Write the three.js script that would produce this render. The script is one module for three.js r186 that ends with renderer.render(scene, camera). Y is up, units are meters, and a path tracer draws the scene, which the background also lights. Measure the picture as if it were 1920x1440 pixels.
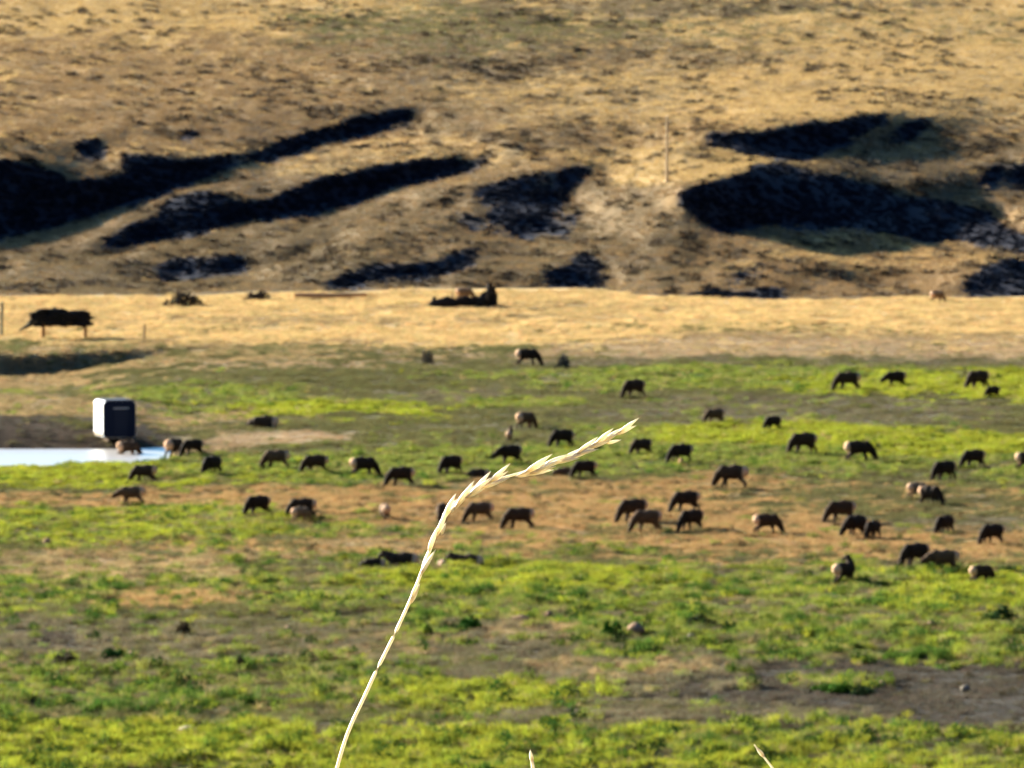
import * as THREE from 'three';
import { Sky } from 'three/addons/objects/Sky.js';
import { MarchingCubes } from 'three/addons/objects/MarchingCubes.js';
import { RoundedBoxGeometry } from 'three/addons/geometries/RoundedBoxGeometry.js';
import { mergeGeometries, mergeVertices } from 'three/addons/utils/BufferGeometryUtils.js';

// ---------------------------------------------------------------- camera, sky, sun, exposure
const scene = new THREE.Scene();
const EYE = 52, FOV = 4, F = 720 / Math.tan(THREE.MathUtils.degToRad(FOV / 2)), PITCH = Math.atan(1220 / F);
const camera = new THREE.PerspectiveCamera(FOV, 4 / 3, 0.5, 30000);
camera.position.set(0, EYE, 0);
camera.rotation.x = -PITCH;
camera.focus = 4.8;
camera.userData.fStop = 210;
const SUN_EL = 18, SUN_BACK = 42;
const sunDir = new THREE.Vector3(-Math.cos(rad(SUN_EL)) * Math.cos(rad(SUN_BACK)), Math.sin(rad(SUN_EL)), -Math.cos(rad(SUN_EL)) * Math.sin(rad(SUN_BACK)));
const sky = new Sky();
sky.name = 'sky'; sky.scale.setScalar(20000);
sky.material.uniforms.sunPosition.value.copy(sunDir);
sky.material.uniforms.turbidity.value = 10; sky.material.uniforms.rayleigh.value = 1.3;
sky.material.uniforms.mieCoefficient.value = 0.006; sky.material.uniforms.mieDirectionalG.value = 0.75;
sky.material.uniforms.cloudCoverage.value = 0;
sky.userData = { kind: 'structure', label: 'clear evening sky above the hills', category: 'sky' };
scene.add(sky);
scene.environmentIntensity = 0.14;
const sun = new THREE.DirectionalLight(new THREE.Color(1, 0.85, 0.66), 5);
sun.name = 'sun';
sun.position.copy(sunDir).multiplyScalar(900).add(new THREE.Vector3(0, 0, -850));
sun.target.position.set(0, 0, -850); scene.add(sun.target);
sun.castShadow = true; sun.shadow.mapSize.set(4096, 4096); sun.shadow.radius = 1;
Object.assign(sun.shadow.camera, { left: -500, right: 500, top: 300, bottom: -300, near: 10, far: 2500 });
scene.add(sun);
const renderer = new THREE.WebGLRenderer({ antialias: true });
renderer.toneMapping = THREE.LinearToneMapping;
renderer.toneMappingExposure = 5;
renderer.shadowMap.enabled = true;

// ---------------------------------------------------------------- helpers
function rad(d) { return d * Math.PI / 180; }
let seed = 12345;
function rnd() { seed = (seed + 0x6d2b79f5) | 0; let t = Math.imul(seed ^ (seed >>> 15), 1 | seed); t = (t + Math.imul(t ^ (t >>> 7), 61 | t)) ^ t; return ((t ^ (t >>> 14)) >>> 0) / 4294967296; }
const rr = (a, b) => a + (b - a) * rnd();
function h2(ix, iy) { let n = Math.imul(ix, 374761393) + Math.imul(iy, 668265263) | 0; n = Math.imul(n ^ (n >>> 13), 1274126177); return ((n ^ (n >>> 16)) >>> 0) / 4294967296; }
function vn(x, y) { const ix = Math.floor(x), iy = Math.floor(y), fx = x - ix, fy = y - iy, u = fx * fx * (3 - 2 * fx), v = fy * fy * (3 - 2 * fy);
  const a = h2(ix, iy), b = h2(ix + 1, iy), c = h2(ix, iy + 1), d = h2(ix + 1, iy + 1); return (a + (b - a) * u + (c - a) * v + (a - b - c + d) * u * v) * 2 - 1; }
function fbm(x, y, o = 3) { let s = 0, a = 0.55; for (let i = 0; i < o; i++) { s += a * vn(x, y); x = x * 2.03 + 17.3; y = y * 2.03 - 9.1; a *= 0.5; } return s; }
const clamp = (x, a = 0, b = 1) => Math.min(b, Math.max(a, x));
const sst = (a, b, x) => { const t = clamp((x - a) / (b - a)); return t * t * (3 - 2 * t); };
const lerp = (a, b, t) => a + (b - a) * t;
function interp(pts, x) { if (x <= pts[0][0]) return pts[0][1]; for (let i = 1; i < pts.length; i++) if (x <= pts[i][0]) return lerp(pts[i - 1][1], pts[i][1], (x - pts[i - 1][0]) / (pts[i][0] - pts[i - 1][0])); return pts[pts.length - 1][1]; }
const SP = Math.sin(PITCH), CP = Math.cos(PITCH);
function pixOf(x, y, Z) { const dy = y - EYE, d = Z * CP - dy * SP; return [960 + F * x / d, 720 - F * (dy * CP + Z * SP) / d]; }   // where a place on the map falls on the picture
function rayDir(px, py) { const a = (px - 960) / F, b = (720 - py) / F; return [a, -SP + b * CP, CP + b * SP]; }                      // x, y, and metres away per metre of depth
const names = {};
function numbered(n) { const k = names[n] = (names[n] ?? -1) + 1; return k ? n + '_' + String(k).padStart(3, '0') : n; }
function tag(o, label, category, group, kind) { o.userData = {}; if (label) o.userData.label = label; if (category) o.userData.category = category; if (group) o.userData.group = group; if (kind) o.userData.kind = kind; return o; }
function mesh(name, g, m, parent) { const o = new THREE.Mesh(g, m); o.name = parent ? name : numbered(name); o.castShadow = o.receiveShadow = true; (parent ?? scene).add(o); return o; }
function thing(name, label, category, pos, turn = 0, group) { const o = new THREE.Group(); o.name = numbered(name); o.position.set(...pos); o.rotation.y = turn; scene.add(o); return tag(o, label, category, group); }
function mat(r, g, b, rough = 0.95, extra = {}) { const m = new THREE.MeshPhysicalMaterial({ roughness: rough, specularIntensity: rough > 0.8 ? 0.1 : 1, ...extra }); m.color.setRGB(r, g, b); return m; }
function geo(pos, idx, col, uv) { const g = new THREE.BufferGeometry(); g.setAttribute('position', new THREE.Float32BufferAttribute(pos, 3)); if (col) g.setAttribute('color', new THREE.Float32BufferAttribute(col, 3)); if (uv) g.setAttribute('uv', new THREE.Float32BufferAttribute(uv, 2)); if (idx) g.setIndex(idx); g.computeVertexNormals(); return g; }
function tubeOf(pts, radii, seg = 6) {   // a tapered limb through points
  const pos = [], idx = [], P = pts.map((p) => new THREE.Vector3(...p));
  for (let i = 0; i < P.length; i++) {
    const d = P[Math.min(i + 1, P.length - 1)].clone().sub(P[Math.max(i - 1, 0)]).normalize();
    const a = Math.abs(d.y) > 0.9 ? new THREE.Vector3(1, 0, 0) : new THREE.Vector3(0, 1, 0), s = a.cross(d).normalize(), t = d.clone().cross(s);
    for (let k = 0; k < seg; k++) { const w = k / seg * 2 * Math.PI, q = P[i].clone().addScaledVector(s, Math.cos(w) * radii[i]).addScaledVector(t, Math.sin(w) * radii[i]); pos.push(q.x, q.y, q.z); }
  }
  const n = P.length;
  for (let i = 0; i + 1 < n; i++) for (let k = 0; k < seg; k++) { const a = i * seg + k, b = i * seg + (k + 1) % seg; idx.push(a, b, a + seg, b, b + seg, a + seg); }
  for (let k = 1; k + 1 < seg; k++) { idx.push(0, k + 1, k); idx.push((n - 1) * seg, (n - 1) * seg + k, (n - 1) * seg + k + 1); }
  return geo(pos, idx);
}

// ---------------------------------------------------------------- what grows where (laid out on the map of the meadow)
const T = {   // colour of plants, colour of the soil between, height, tufts per square metre
  green:  { c: [0.148, 0.165, 0.030], s: [0.07, 0.07, 0.022], h: 0.32, d: 7, kind: 0 },
  lime:   { c: [0.215, 0.225, 0.020], s: [0.09, 0.09, 0.022], h: 0.36, d: 7.5, kind: 0 },
  deep:   { c: [0.045, 0.085, 0.012], s: [0.05, 0.055, 0.018], h: 0.42, d: 7, kind: 0 },
  olive:  { c: [0.125, 0.112, 0.042], s: [0.085, 0.068, 0.034], h: 0.24, d: 9, kind: 1 },
  gold:   { c: [0.480, 0.330, 0.142], s: [0.37, 0.25, 0.108], h: 0.28, d: 7, kind: 1 },
  tan:    { c: [0.320, 0.222, 0.105], s: [0.22, 0.15, 0.076], h: 0.24, d: 9, kind: 1 },
  sand:   { c: [0.330, 0.230, 0.125], s: [0.25, 0.172, 0.096], h: 0.18, d: 7, kind: 1 },
  rust:   { c: [0.345, 0.212, 0.086], s: [0.230, 0.142, 0.060], h: 0.24, d: 9, kind: 1 },
  soil:   { c: [0.090, 0.072, 0.050], s: [0.050, 0.041, 0.030], h: 0.15, d: 6, kind: 1 },
  grey:   { c: [0.150, 0.122, 0.070], s: [0.07, 0.055, 0.034], h: 0.26, d: 9, kind: 1 },
  hay:    { c: [0.400, 0.268, 0.108], s: [0.31, 0.203, 0.084], h: 0.28, d: 6, kind: 1 },
  heath:  { c: [0.150, 0.107, 0.056], s: [0.105, 0.075, 0.042], h: 0.28, d: 6, kind: 1 },
  dun:    { c: [0.235, 0.146, 0.066], s: [0.160, 0.100, 0.048], h: 0.28, d: 6, kind: 1 },
};
// patches: centre and half size on the picture, kind, strength; later ones lie over earlier ones
const PATCH = [
  [960, 590, 2600, 62, 'gold', 1], [700, 600, 500, 9, 'tan', 0.5], [1350, 618, 420, 8, 'olive', 0.35], [1000, 577, 300, 6, 'tan', 0.5], [1650, 632, 380, 10, 'tan', 0.6], [420, 615, 300, 6, 'olive', 0.3], [1500, 662, 700, 24, 'sand', 0.75], [300, 668, 420, 22, 'tan', 0.7], [1500, 685, 780, 10, 'grey', 0.85],
  [150, 735, 360, 60, 'tan', 0.85], [120, 745, 330, 30, 'grey', 0.45], [500, 660, 500, 10, 'olive', 0.5], [560, 686, 330, 8, 'sand', 0.8], [250, 702, 180, 10, 'tan', 0.8],
  [1300, 730, 1300, 45, 'olive', 1], [1420, 718, 480, 24, 'green', 0.8], [1800, 735, 280, 28, 'lime', 0.9], [1250, 770, 900, 32, 'olive', 1], [1500, 775, 420, 28, 'grey', 0.65],
  [350, 740, 260, 40, 'olive', 0.7], [400, 748, 220, 26, 'green', 0.55], [640, 778, 180, 20, 'lime', 0.75], [590, 770, 60, 12, 'lime', 0.95], [820, 735, 240, 24, 'olive', 0.9], [900, 745, 150, 14, 'grey', 0.6], [980, 757, 110, 10, 'green', 0.8],
  [120, 790, 330, 26, 'tan', 0.85], [90, 820, 300, 15, 'soil', 0.95], [700, 820, 420, 30, 'olive', 0.9], [520, 822, 150, 13, 'sand', 0.95], [380, 838, 130, 12, 'sand', 0.9],
  [960, 880, 1300, 40, 'green', 0.55], [1300, 835, 480, 34, 'green', 0.85], [1420, 818, 190, 20, 'lime', 1], [1750, 835, 260, 20, 'lime', 0.85], [180, 895, 320, 22, 'lime', 0.8], [640, 880, 320, 22, 'green', 0.75], [900, 820, 220, 20, 'olive', 0.8], [1000, 862, 130, 16, 'green', 0.6],
  [960, 935, 1500, 24, 'olive', 0.75], [1500, 905, 520, 18, 'olive', 0.7],
  [1250, 975, 900, 62, 'rust', 1], [720, 950, 280, 30, 'rust', 0.9], [120, 938, 330, 14, 'rust', 0.75], [1180, 1000, 160, 10, 'olive', 0.5], [1600, 925, 230, 12, 'olive', 0.7], [1760, 955, 260, 22, 'olive', 0.75], [1830, 985, 160, 12, 'grey', 0.6], [1500, 1035, 620, 26, 'rust', 0.9],
  [250, 990, 420, 34, 'green', 0.6], [250, 985, 400, 30, 'lime', 0.45], [620, 1000, 260, 14, 'green', 0.5], [620, 1035, 420, 20, 'rust', 0.55], [680, 1020, 120, 8, 'tan', 0.8], [200, 1065, 560, 28, 'tan', 0.9], [640, 1062, 240, 14, 'olive', 0.6],
  [1200, 1045, 420, 14, 'olive', 0.5], [1000, 1190, 2000, 130, 'green', 0.62], [1350, 1110, 620, 42, 'green', 0.7], [960, 1090, 330, 22, 'lime', 0.8], [1840, 1115, 170, 40, 'lime', 0.95], [1600, 1180, 420, 60, 'green', 0.5],
  [260, 1130, 420, 38, 'olive', 0.5], [330, 1125, 180, 18, 'rust', 0.8], [120, 1115, 200, 20, 'green', 0.5], [620, 1120, 260, 24, 'green', 0.4], [420, 1215, 520, 26, 'tan', 0.45], [300, 1270, 380, 14, 'olive', 0.6], [700, 1300, 260, 18, 'olive', 0.6], [250, 1200, 420, 40, 'grey', 0.75], [480, 1165, 300, 30, 'olive', 0.4], [60, 1200, 120, 20, 'soil', 0.7],
  [960, 1225, 130, 48, 'grey', 0.95], [1010, 1190, 90, 22, 'tan', 0.6], [1230, 1275, 320, 40, 'grey', 0.9], [1180, 1255, 180, 20, 'tan', 0.6], [1450, 1300, 220, 36, 'grey', 0.6], [760, 1270, 160, 30, 'grey', 0.5],
  [320, 1290, 420, 46, 'green', 0.65], [230, 1330, 220, 26, 'deep', 0.3], [360, 1240, 190, 16, 'grey', 0.7], [1130, 1330, 260, 30, 'grey', 0.5], [880, 1310, 180, 26, 'lime', 0.6],
  [1760, 1300, 430, 58, 'soil', 1], [1600, 1340, 300, 36, 'soil', 0.8], [1280, 1350, 280, 22, 'grey', 0.8], [1570, 1285, 80, 14, 'green', 0.95], [1780, 1205, 260, 38, 'green', 0.8],
  [500, 1370, 300, 18, 'grey', 0.55], [960, 1412, 2000, 40, 'lime', 0.6], [130, 1400, 330, 44, 'lime', 0.95], [1000, 1425, 420, 30, 'lime', 0.8], [1600, 1395, 420, 22, 'green', 0.7], [1780, 1425, 220, 22, 'olive', 0.6],
  [960, 1700, 6000, 220, 'lime', 0.8],
];
const HPATCH = [
  [960, 300, 5000, 400, 'hay', 1], [960, 330, 5000, 110, 'dun', 0.55], [960, 490, 3000, 150, 'heath', 0.8], [960, 460, 3000, 150, 'dun', 0.45], [600, 440, 900, 140, 'heath', 0.55], [1150, 430, 360, 140, 'dun', 0.6], [1080, 440, 300, 120, 'heath', 0.6], [1720, 320, 340, 90, 'heath', 0.75], [250, 470, 420, 80, 'heath', 0.5],
  [870, 185, 320, 70, 'heath', 0.7], [700, 150, 800, 90, 'dun', 0.45], [820, 60, 280, 50, 'olive', 0.55], [1500, 50, 700, 40, 'olive', 0.3], [1300, 10, 420, 16, 'heath', 0.6], [300, 215, 500, 60, 'dun', 0.5], [1000, 110, 340, 80, 'heath', 0.45], [300, 120, 500, 50, 'dun', 0.4],
  [1290, 310, 190, 34, 'hay', 0.75], [650, 300, 330, 26, 'hay', 0.4], [1650, 475, 240, 30, 'hay', 0.4], [1650, 520, 260, 36, 'dun', 0.6], [1500, 180, 700, 50, 'hay', 0.6],
];
function pickType(list, px, py, n1, n2, stochastic) {
  for (let i = list.length - 1; i >= 0; i--) {
    const p = list[i], dx = (px - p[0]) / p[2], dy = (py - p[1]) / p[3], q = dx * dx + dy * dy;
    if (q > 3) continue;
    const a = p[5] * sst(1.45, 0.75, Math.sqrt(q) + 0.5 * n1 + 0.42 * n2);
    if (a > 0.02 && stochastic < a) return p[4];
    if (a > 0.02) stochastic = (stochastic - a) / (1 - a);
  }
  return list === PATCH ? 'olive' : 'hay';
}
const slow = (x, Z) => fbm(x / 7 + 3, Z / 16 - 8, 3), fine = (x, Z) => fbm(x / 1.6, Z / 3.2, 2), dither = (x, Z) => clamp(0.5 + 0.62 * fbm(x / 1.1 + 40, Z / 2.6 + 11, 3));

// ---------------------------------------------------------------- the meadow floor
const POND = -0.55;
const baseRow = [[-600, 558], [0, 556], [300, 556], [480, 549], [640, 550], [800, 543], [1000, 541], [1130, 546], [1200, 556], [1450, 562], [1700, 560], [1920, 559], [2500, 556]];
const flatZ = (py) => EYE / Math.tan(Math.atan((py + 500 - 1220) / F) + PITCH);
function meadow(x, Z) {
  if (Z < 430) {   // the near hillside the picture is taken from
    const d = Math.max(Z, 0), y = d < 12 ? 51 - 0.1 * d : 49.8 - 0.14 * (d - 12);
    return Math.max(y, 0) * sst(430, 340, Z) * 1 + (y > 0 ? 0 : 0) + 0.02 * fbm(x, Z, 2);
  }
  const [px, py] = pixOf(x, 0, Z);
  let y = sst(430, 480, Z) * (0.24 * fbm(x / 13, Z / 24, 3) + 0.11 * fbm(x / 3.1, Z / 5, 2));
  const left = sst(360, 200, px);
  const zb = flatZ(664 - px * 0.035);
  y -= 1.6 * (1 - sst(zb - 3, zb, Z)) * sst(flatZ(752), flatZ(705), Z) * sst(430, 40, px);                 // an old ditch whose far bank faces the camera
  const pond = sst(365, 285, px + 25 * fbm(Z / 9, x / 9, 2)) * sst(flatZ(880 - 0.05 * px), flatZ(864 - 0.05 * px + 5 * fbm(x / 6, 1, 2)), Z) * (1 - sst(flatZ(838), flatZ(808), Z));
  y = lerp(y, POND - 0.35, clamp(pond * 1.3));
  y += left * 0.9 * sst(flatZ(834), flatZ(818), Z) * (1 - sst(flatZ(770), flatZ(735), Z));
  return y;
}
function groundColor(x, Z, px, py) {
  let r = 0, g = 0, b = 0;
  const n1 = slow(x, Z), n2 = fine(x, Z);
  for (let k = 0; k < 4; k++) { const s = T[pickType(PATCH, px, py, n1, n2, (k + 0.5) / 4)].s; r += s[0] / 4; g += s[1] / 4; b += s[2] / 4; }
  const wet = sst(360, 250, px) * sst(flatZ(876), flatZ(858), Z) * (1 - sst(flatZ(815), flatZ(782), Z));   // damp mud round the pond
  const v = 1 + 0.35 * fbm(x / 0.9, Z / 1.3, 2);
  return [lerp(r * v, 0.045, wet * 0.9), lerp(g * v, 0.028, wet * 0.9), lerp(b * v, 0.016, wet * 0.9)];
}
{
  const us = []; for (const u of [-90000, -40000, -16000, -7000, -3500, -1800, -1000, -600]) us.push(u);
  for (let u = -400; u <= 2320; u += 8) us.push(u);
  for (const u of [2520, 2920, 3720, 5420, 8920, 17900, 42000, 92000]) us.push(u);
  const zs = []; for (let z = -30; z < 20; z += 1.6) zs.push(z); for (let z = 20; z < 500; z += 8) zs.push(z); for (let z = 500; z < 1050; z += 0.95) zs.push(z);
  const pos = [], col = [], idx = [], uv = [];
  for (const Z of zs) for (const u of us) {
    const x = (u - 960) / F * Math.max(Z, 4 + 0 * Z), [px, py] = pixOf(x, 0, Math.max(Z, 60));
    let y = meadow(x, Z);
    const zb = flatZ(interp(baseRow, clamp(px, -600, 2500)));
    if (Z > zb + 2) y -= 0.12 * (Z - zb - 2);
    const c = Z < 440 ? [0.22, 0.16, 0.07] : groundColor(x, Z, px, py);
    pos.push(x, y, -Z); col.push(...c); uv.push(x, Z);
  }
  const n = us.length;
  for (let i = 0; i + 1 < zs.length; i++) for (let k = 0; k + 1 < n; k++) { const a = i * n + k; idx.push(a, a + 1, a + n, a + 1, a + n + 1, a + n); }
  const g = geo(pos, idx, col, uv);
  tag(mesh('ground', g, new THREE.MeshPhysicalMaterial({ vertexColors: true, roughness: 1, specularIntensity: 0.04 })), 'flat meadow floor of green, rust and golden patches below the hills', 'ground', null, 'structure');
}

// ---------------------------------------------------------------- the hills
const DARK = [   // steep shaded banks and painted shade of the gullies, as seen from the meadow
  [[-420, 300], [0, 302], [110, 318], [130, 340], [215, 332], [228, 288], [290, 290], [345, 300], [440, 288], [470, 296], [445, 306], [365, 335], [290, 360], [200, 385], [110, 415], [40, 435], [0, 448], [-420, 470]],
  [[140, 272], [185, 266], [200, 286], [150, 290]], [[470, 295], [530, 257], [600, 240], [605, 258], [560, 283], [500, 295]], [[640, 230], [668, 220], [700, 222], [690, 240], [645, 242]], [[735, 210], [770, 206], [778, 216], [745, 228]], [[318, 250], [345, 243], [378, 244], [350, 257]],
  [[165, 458], [215, 430], [270, 404], [320, 362], [390, 356], [440, 376], [500, 376], [560, 352], [620, 328], [680, 312], [750, 298], [830, 295], [880, 302], [860, 318], [800, 334], [720, 350], [660, 380], [600, 395], [500, 412], [430, 415], [370, 435], [290, 442], [215, 456]],
  [[850, 322], [880, 302], [930, 284], [1000, 268], [1045, 266], [930, 296], [900, 316]],
  [[880, 350], [930, 335], [1000, 322], [1100, 306], [1116, 320], [1080, 345], [1060, 375], [1030, 392], [960, 385], [890, 385]],
  [[1065, 475], [1118, 468], [1130, 500], [1146, 536], [1020, 538], [1010, 515], [1060, 502]],
  [[300, 492], [330, 488], [430, 484], [446, 498], [400, 502], [330, 510], [300, 510]],
  [[570, 538], [640, 512], [690, 494], [790, 492], [850, 468], [910, 462], [905, 485], [860, 510], [820, 522], [720, 526], [640, 540]],
  [[1310, 256], [1350, 244], [1430, 244], [1500, 230], [1600, 224], [1650, 215], [1690, 218], [1640, 235], [1600, 262], [1540, 290], [1480, 302], [1430, 290], [1380, 275], [1320, 270]],
  [[1262, 368], [1310, 348], [1380, 328], [1420, 304], [1450, 302], [1520, 322], [1590, 338], [1700, 368], [1780, 376], [1850, 402], [1905, 432], [1960, 456], [1960, 480], [1870, 470], [1810, 452], [1700, 440], [1600, 428], [1500, 420], [1420, 415], [1390, 430], [1340, 434], [1300, 400]],
  [[1800, 530], [1840, 500], [1920, 484], [2100, 470], [2100, 556], [1850, 556], [1800, 548]],
  [[1812, 345], [1850, 308], [1920, 298], [2040, 290], [2040, 350], [1850, 357]], [[1660, 256], [1700, 236], [1770, 226], [1720, 248], [1680, 262]],
  [[1340, 520], [1400, 500], [1440, 488], [1420, 506], [1360, 522]], [[1200, 553], [1330, 546], [1452, 540], [1445, 556], [1300, 556]],
];
for (const j of [1, 3, 4, 5, 10, 16, 17, 18]) { const p = DARK[j], cx = p.reduce((a, q) => a + q[0], 0) / p.length, cy = p.reduce((a, q) => a + q[1], 0) / p.length; for (const q of p) { q[0] = cx + (q[0] - cx) * 1.25; q[1] = cy + (q[1] - cy) * 1.7; } }
DARK.push([[430, 300], [520, 262], [605, 236], [700, 216], [780, 200], [790, 212], [700, 244], [610, 268], [520, 298]], [[840, 398], [930, 384], [1050, 392], [1100, 396], [1070, 440], [980, 452], [880, 432]]);
const SOFT = [0, 0.4, 0, 0, 0, 0, 0, 0.25, 0.45, 0.2, 0.35, 0.35, 0, 0, 0.1, 0.6, 0.35, 0.35, 0.3, 0.45, 0.9];
function inside(poly, x, y) { let c = false; for (let i = 0, j = poly.length - 1; i < poly.length; j = i++) { const [a, b] = poly[i], [d, e] = poly[j]; if ((b > y) !== (e > y) && x < (d - a) * (y - b) / (e - b) + a) c = !c; } return c; }
const HU0 = -400, HUS = 5, HN = 545, HV1 = -90, HM = 380;
const hb = new Float32Array(HN), hD = new Float32Array(HN * HM), hMask = new Float32Array(HN * HM), hShade = new Float32Array(HN * HM), hWhich = new Int8Array(HN * HM).fill(-1);
const rowPy = (k, i) => lerp(hb[k], HV1, i / (HM - 1));
{
  for (let k = 0; k < HN; k++) hb[k] = interp(baseRow, HU0 + k * HUS) + 2.5 * fbm(k / 9, 3, 2);
  const box = DARK.map((p) => [Math.min(...p.map((q) => q[0])) - 20, Math.max(...p.map((q) => q[0])) + 20, Math.min(...p.map((q) => q[1])) - 14, Math.max(...p.map((q) => q[1])) + 14]);
  let m = new Float32Array(HN * HM), g = new Float32Array(HN * HM);
  for (let k = 0; k < HN; k++) for (let i = 0; i < HM; i++) {
    const u = HU0 + k * HUS, v = rowPy(k, i), wu = u + 16 * fbm(u / 45, v / 16, 3), wv = v + 7 * fbm(u / 38 + 50, v / 14, 3);
    const sl = lerp(0.28, -0.12, sst(850, 1350, u)), rg = fbm((u + 0.3 * v) / 120, (v + sl * u) / 17, 3);
    m[k * HM + i] = 0.92 * sst(0.06, 0.36, rg) * sst(200, 300, v) * sst(560, 520, v) * (1 - 0.8 * Math.exp(-(((u - 1270) / 150) ** 2) - ((v - 320) / 50) ** 2));
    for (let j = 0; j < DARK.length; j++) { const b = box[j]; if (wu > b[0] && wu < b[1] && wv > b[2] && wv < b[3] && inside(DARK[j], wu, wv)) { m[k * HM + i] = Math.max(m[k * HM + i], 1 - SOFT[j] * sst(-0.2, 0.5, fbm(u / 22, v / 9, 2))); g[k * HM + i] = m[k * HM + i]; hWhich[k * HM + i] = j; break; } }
  }
  const blur = (m, a0, b0) => {
    const o = new Float32Array(HN * HM);
    for (let k = 0; k < HN; k++) for (let i = 0; i < HM; i++) { let s = 0, c = 0; for (let a = -a0; a <= a0; a++) for (let b = -b0; b <= b0; b++) { const K = k + a, I = i + b; if (K >= 0 && K < HN && I >= 0 && I < HM) { s += m[K * HM + I]; c++; } } o[k * HM + i] = s / c; }
    return o;
  };
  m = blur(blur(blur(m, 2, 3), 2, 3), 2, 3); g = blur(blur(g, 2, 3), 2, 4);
  for (let k = 0; k < HN; k++) for (let i = 0; i < HM; i++) { let v = 0; for (let q = 0; q < 8 && i + q < HM; q++) v = Math.max(v, g[k * HM + i + q]); hShade[k * HM + i] = v; }   // painted shade carried down past each bank foot, over its cast shadow
  hMask.set(m);
  const steep = 0.055 / Math.tan(rad(46)), wU = 0.8, rate = new Float32Array(HN * HM), wV = new Float32Array(HN * HM);
  for (let k = 0; k < HN; k++) {
    const u = HU0 + k * HUS, dv = (hb[k] - HV1) / (HM - 1); let D = flatZ(hb[k]);
    for (let i = 0; i < HM; i++) {
      const q = m[k * HM + i], v = rowPy(k, i);
      rate[k * HM + i] = dv * lerp(0.58 * (0.75 + 0.5 * i / HM) * (1 + 0.5 * fbm(u / 260, v / 50, 2)), steep, q); wV[k * HM + i] = 1 + 30 * q * q;
      hD[k * HM + i] = D; D += 0.5 * dv;
    }
  }
  const eU = new Float32Array(HN * HM), gU = new Float32Array(HN * HM);
  for (let p = 0; p < HN * HM; p++) { const q = m[p], spur = hWhich[p] === 13; eU[p] = wU + (spur ? 45 : 14) * q * q; gU[p] = (spur ? 0.65 : 0.16) * q; }
  for (let it = 0; it < 600; it++) for (let k = 0; k < HN; k++) for (let i = 1; i < HM; i++) {
    const p = k * HM + i; let n = wV[p - 1] * (hD[p - 1] + rate[p - 1]), w = wV[p - 1];
    if (i + 1 < HM) { n += wV[p] * (hD[p + 1] - rate[p]); w += wV[p]; }
    if (k > 0) { const e = eU[p - HM]; n += e * (hD[p - HM] + gU[p - HM]); w += e; }
    if (k + 1 < HN) { const e = eU[p]; n += e * (hD[p + HM] - gU[p]); w += e; }
    hD[p] += 1.86 * (n / w - hD[p]);
  }
  for (let k = 0; k < HN; k++) for (let i = 1; i < HM; i++) hD[k * HM + i] = Math.max(hD[k * HM + i], hD[k * HM + i - 1] + 0.04);
}
function hillPoint(ku, iv) {   // a place on the hill from its row and column in the survey grid
  const k = clamp(Math.floor(ku), 0, HN - 2), i = clamp(Math.floor(iv), 0, HM - 2), a = ku - k, b = iv - i;
  const D = lerp(lerp(hD[k * HM + i], hD[(k + 1) * HM + i], a), lerp(hD[k * HM + i + 1], hD[(k + 1) * HM + i + 1], a), b);
  const u = HU0 + ku * HUS, v = lerp(lerp(hb[k], hb[k + 1], a), HV1, iv / (HM - 1)), r = rayDir(u, v), t = D / r[2];
  const x = r[0] * t, Z = D, y = EYE + r[1] * t;
  return [x, y + sst(0, 14, iv) * (0.42 * fbm(x / 9, Z / 17, 3) + 0.40 * fbm(x / 3.6 + 5, Z / 8, 2) * (0.6 + 0.6 * fbm(x / 30, Z / 40, 2)) + 0.05 * fbm(x / 1.9, Z / 3, 2)) - (iv < 1 ? 0.4 : 0), -Z, u, v];
}
const onHill = (px, py) => { const ku = (px - HU0) / HUS, b = interp(baseRow, px); return hillPoint(ku, clamp((b - py) / (b - HV1) * (HM - 1), 0, HM - 1)).slice(0, 3); };
{
  const pos = [], col = [], idx = [], uv = [], cols = [];
  for (const s of [-60, -25, -10, -4]) cols.push([0, s]);
  for (let k = 0; k < HN; k++) cols.push([k, 0]);
  for (const s of [4, 10, 25, 60]) cols.push([HN - 1, s]);
  const rows = HM + 4;
  for (const [k, s] of cols) for (let i = 0; i < rows; i++) {
    let [x, y, z, u, v] = hillPoint(k, Math.min(i, HM - 1));
    if (s) x += s * 60;
    if (i >= HM) { const e = [120, 500, 2500, 9000][i - HM]; z -= e; x *= 1 + e / 1300; y += [2, -6, -10, -14][i - HM]; }
    const n1 = slow(x, -z / 1.5), n2 = fine(x, -z / 1.5); let r = 0, g = 0, b = 0;
    for (let q = 0; q < 4; q++) { const c = T[pickType(HPATCH, u, v, n1, n2, (q + 0.5) / 4)].s; r += c[0] / 4; g += c[1] / 4; b += c[2] / 4; }
    const f = 1 + 0.4 * fbm(x / 1.2, z / 2, 2) + 0.3 * fbm(x / 6, z / 6, 2), dk = 0.95 * sst(0.3, 0.9, hShade[k * HM + Math.min(i, HM - 1)] + 0.25 * fbm(x / 1.5, z / 2.5, 2));  // gully shade painted into the soil colour, pulled to blue black
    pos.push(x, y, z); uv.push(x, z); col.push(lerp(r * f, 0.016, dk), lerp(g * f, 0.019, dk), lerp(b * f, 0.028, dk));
  }
  for (let k = 0; k + 1 < cols.length; k++) for (let i = 0; i + 1 < rows; i++) { const a = k * rows + i; idx.push(a, a + rows, a + 1, a + rows, a + rows + 1, a + 1); }
  tag(mesh('hills', geo(pos, idx, col, uv), new THREE.MeshPhysicalMaterial({ vertexColors: true, roughness: 1, specularIntensity: 0.04 })), 'dry golden hillside cut by dark gullies behind the meadow', 'hills', null, 'structure');
}
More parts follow.
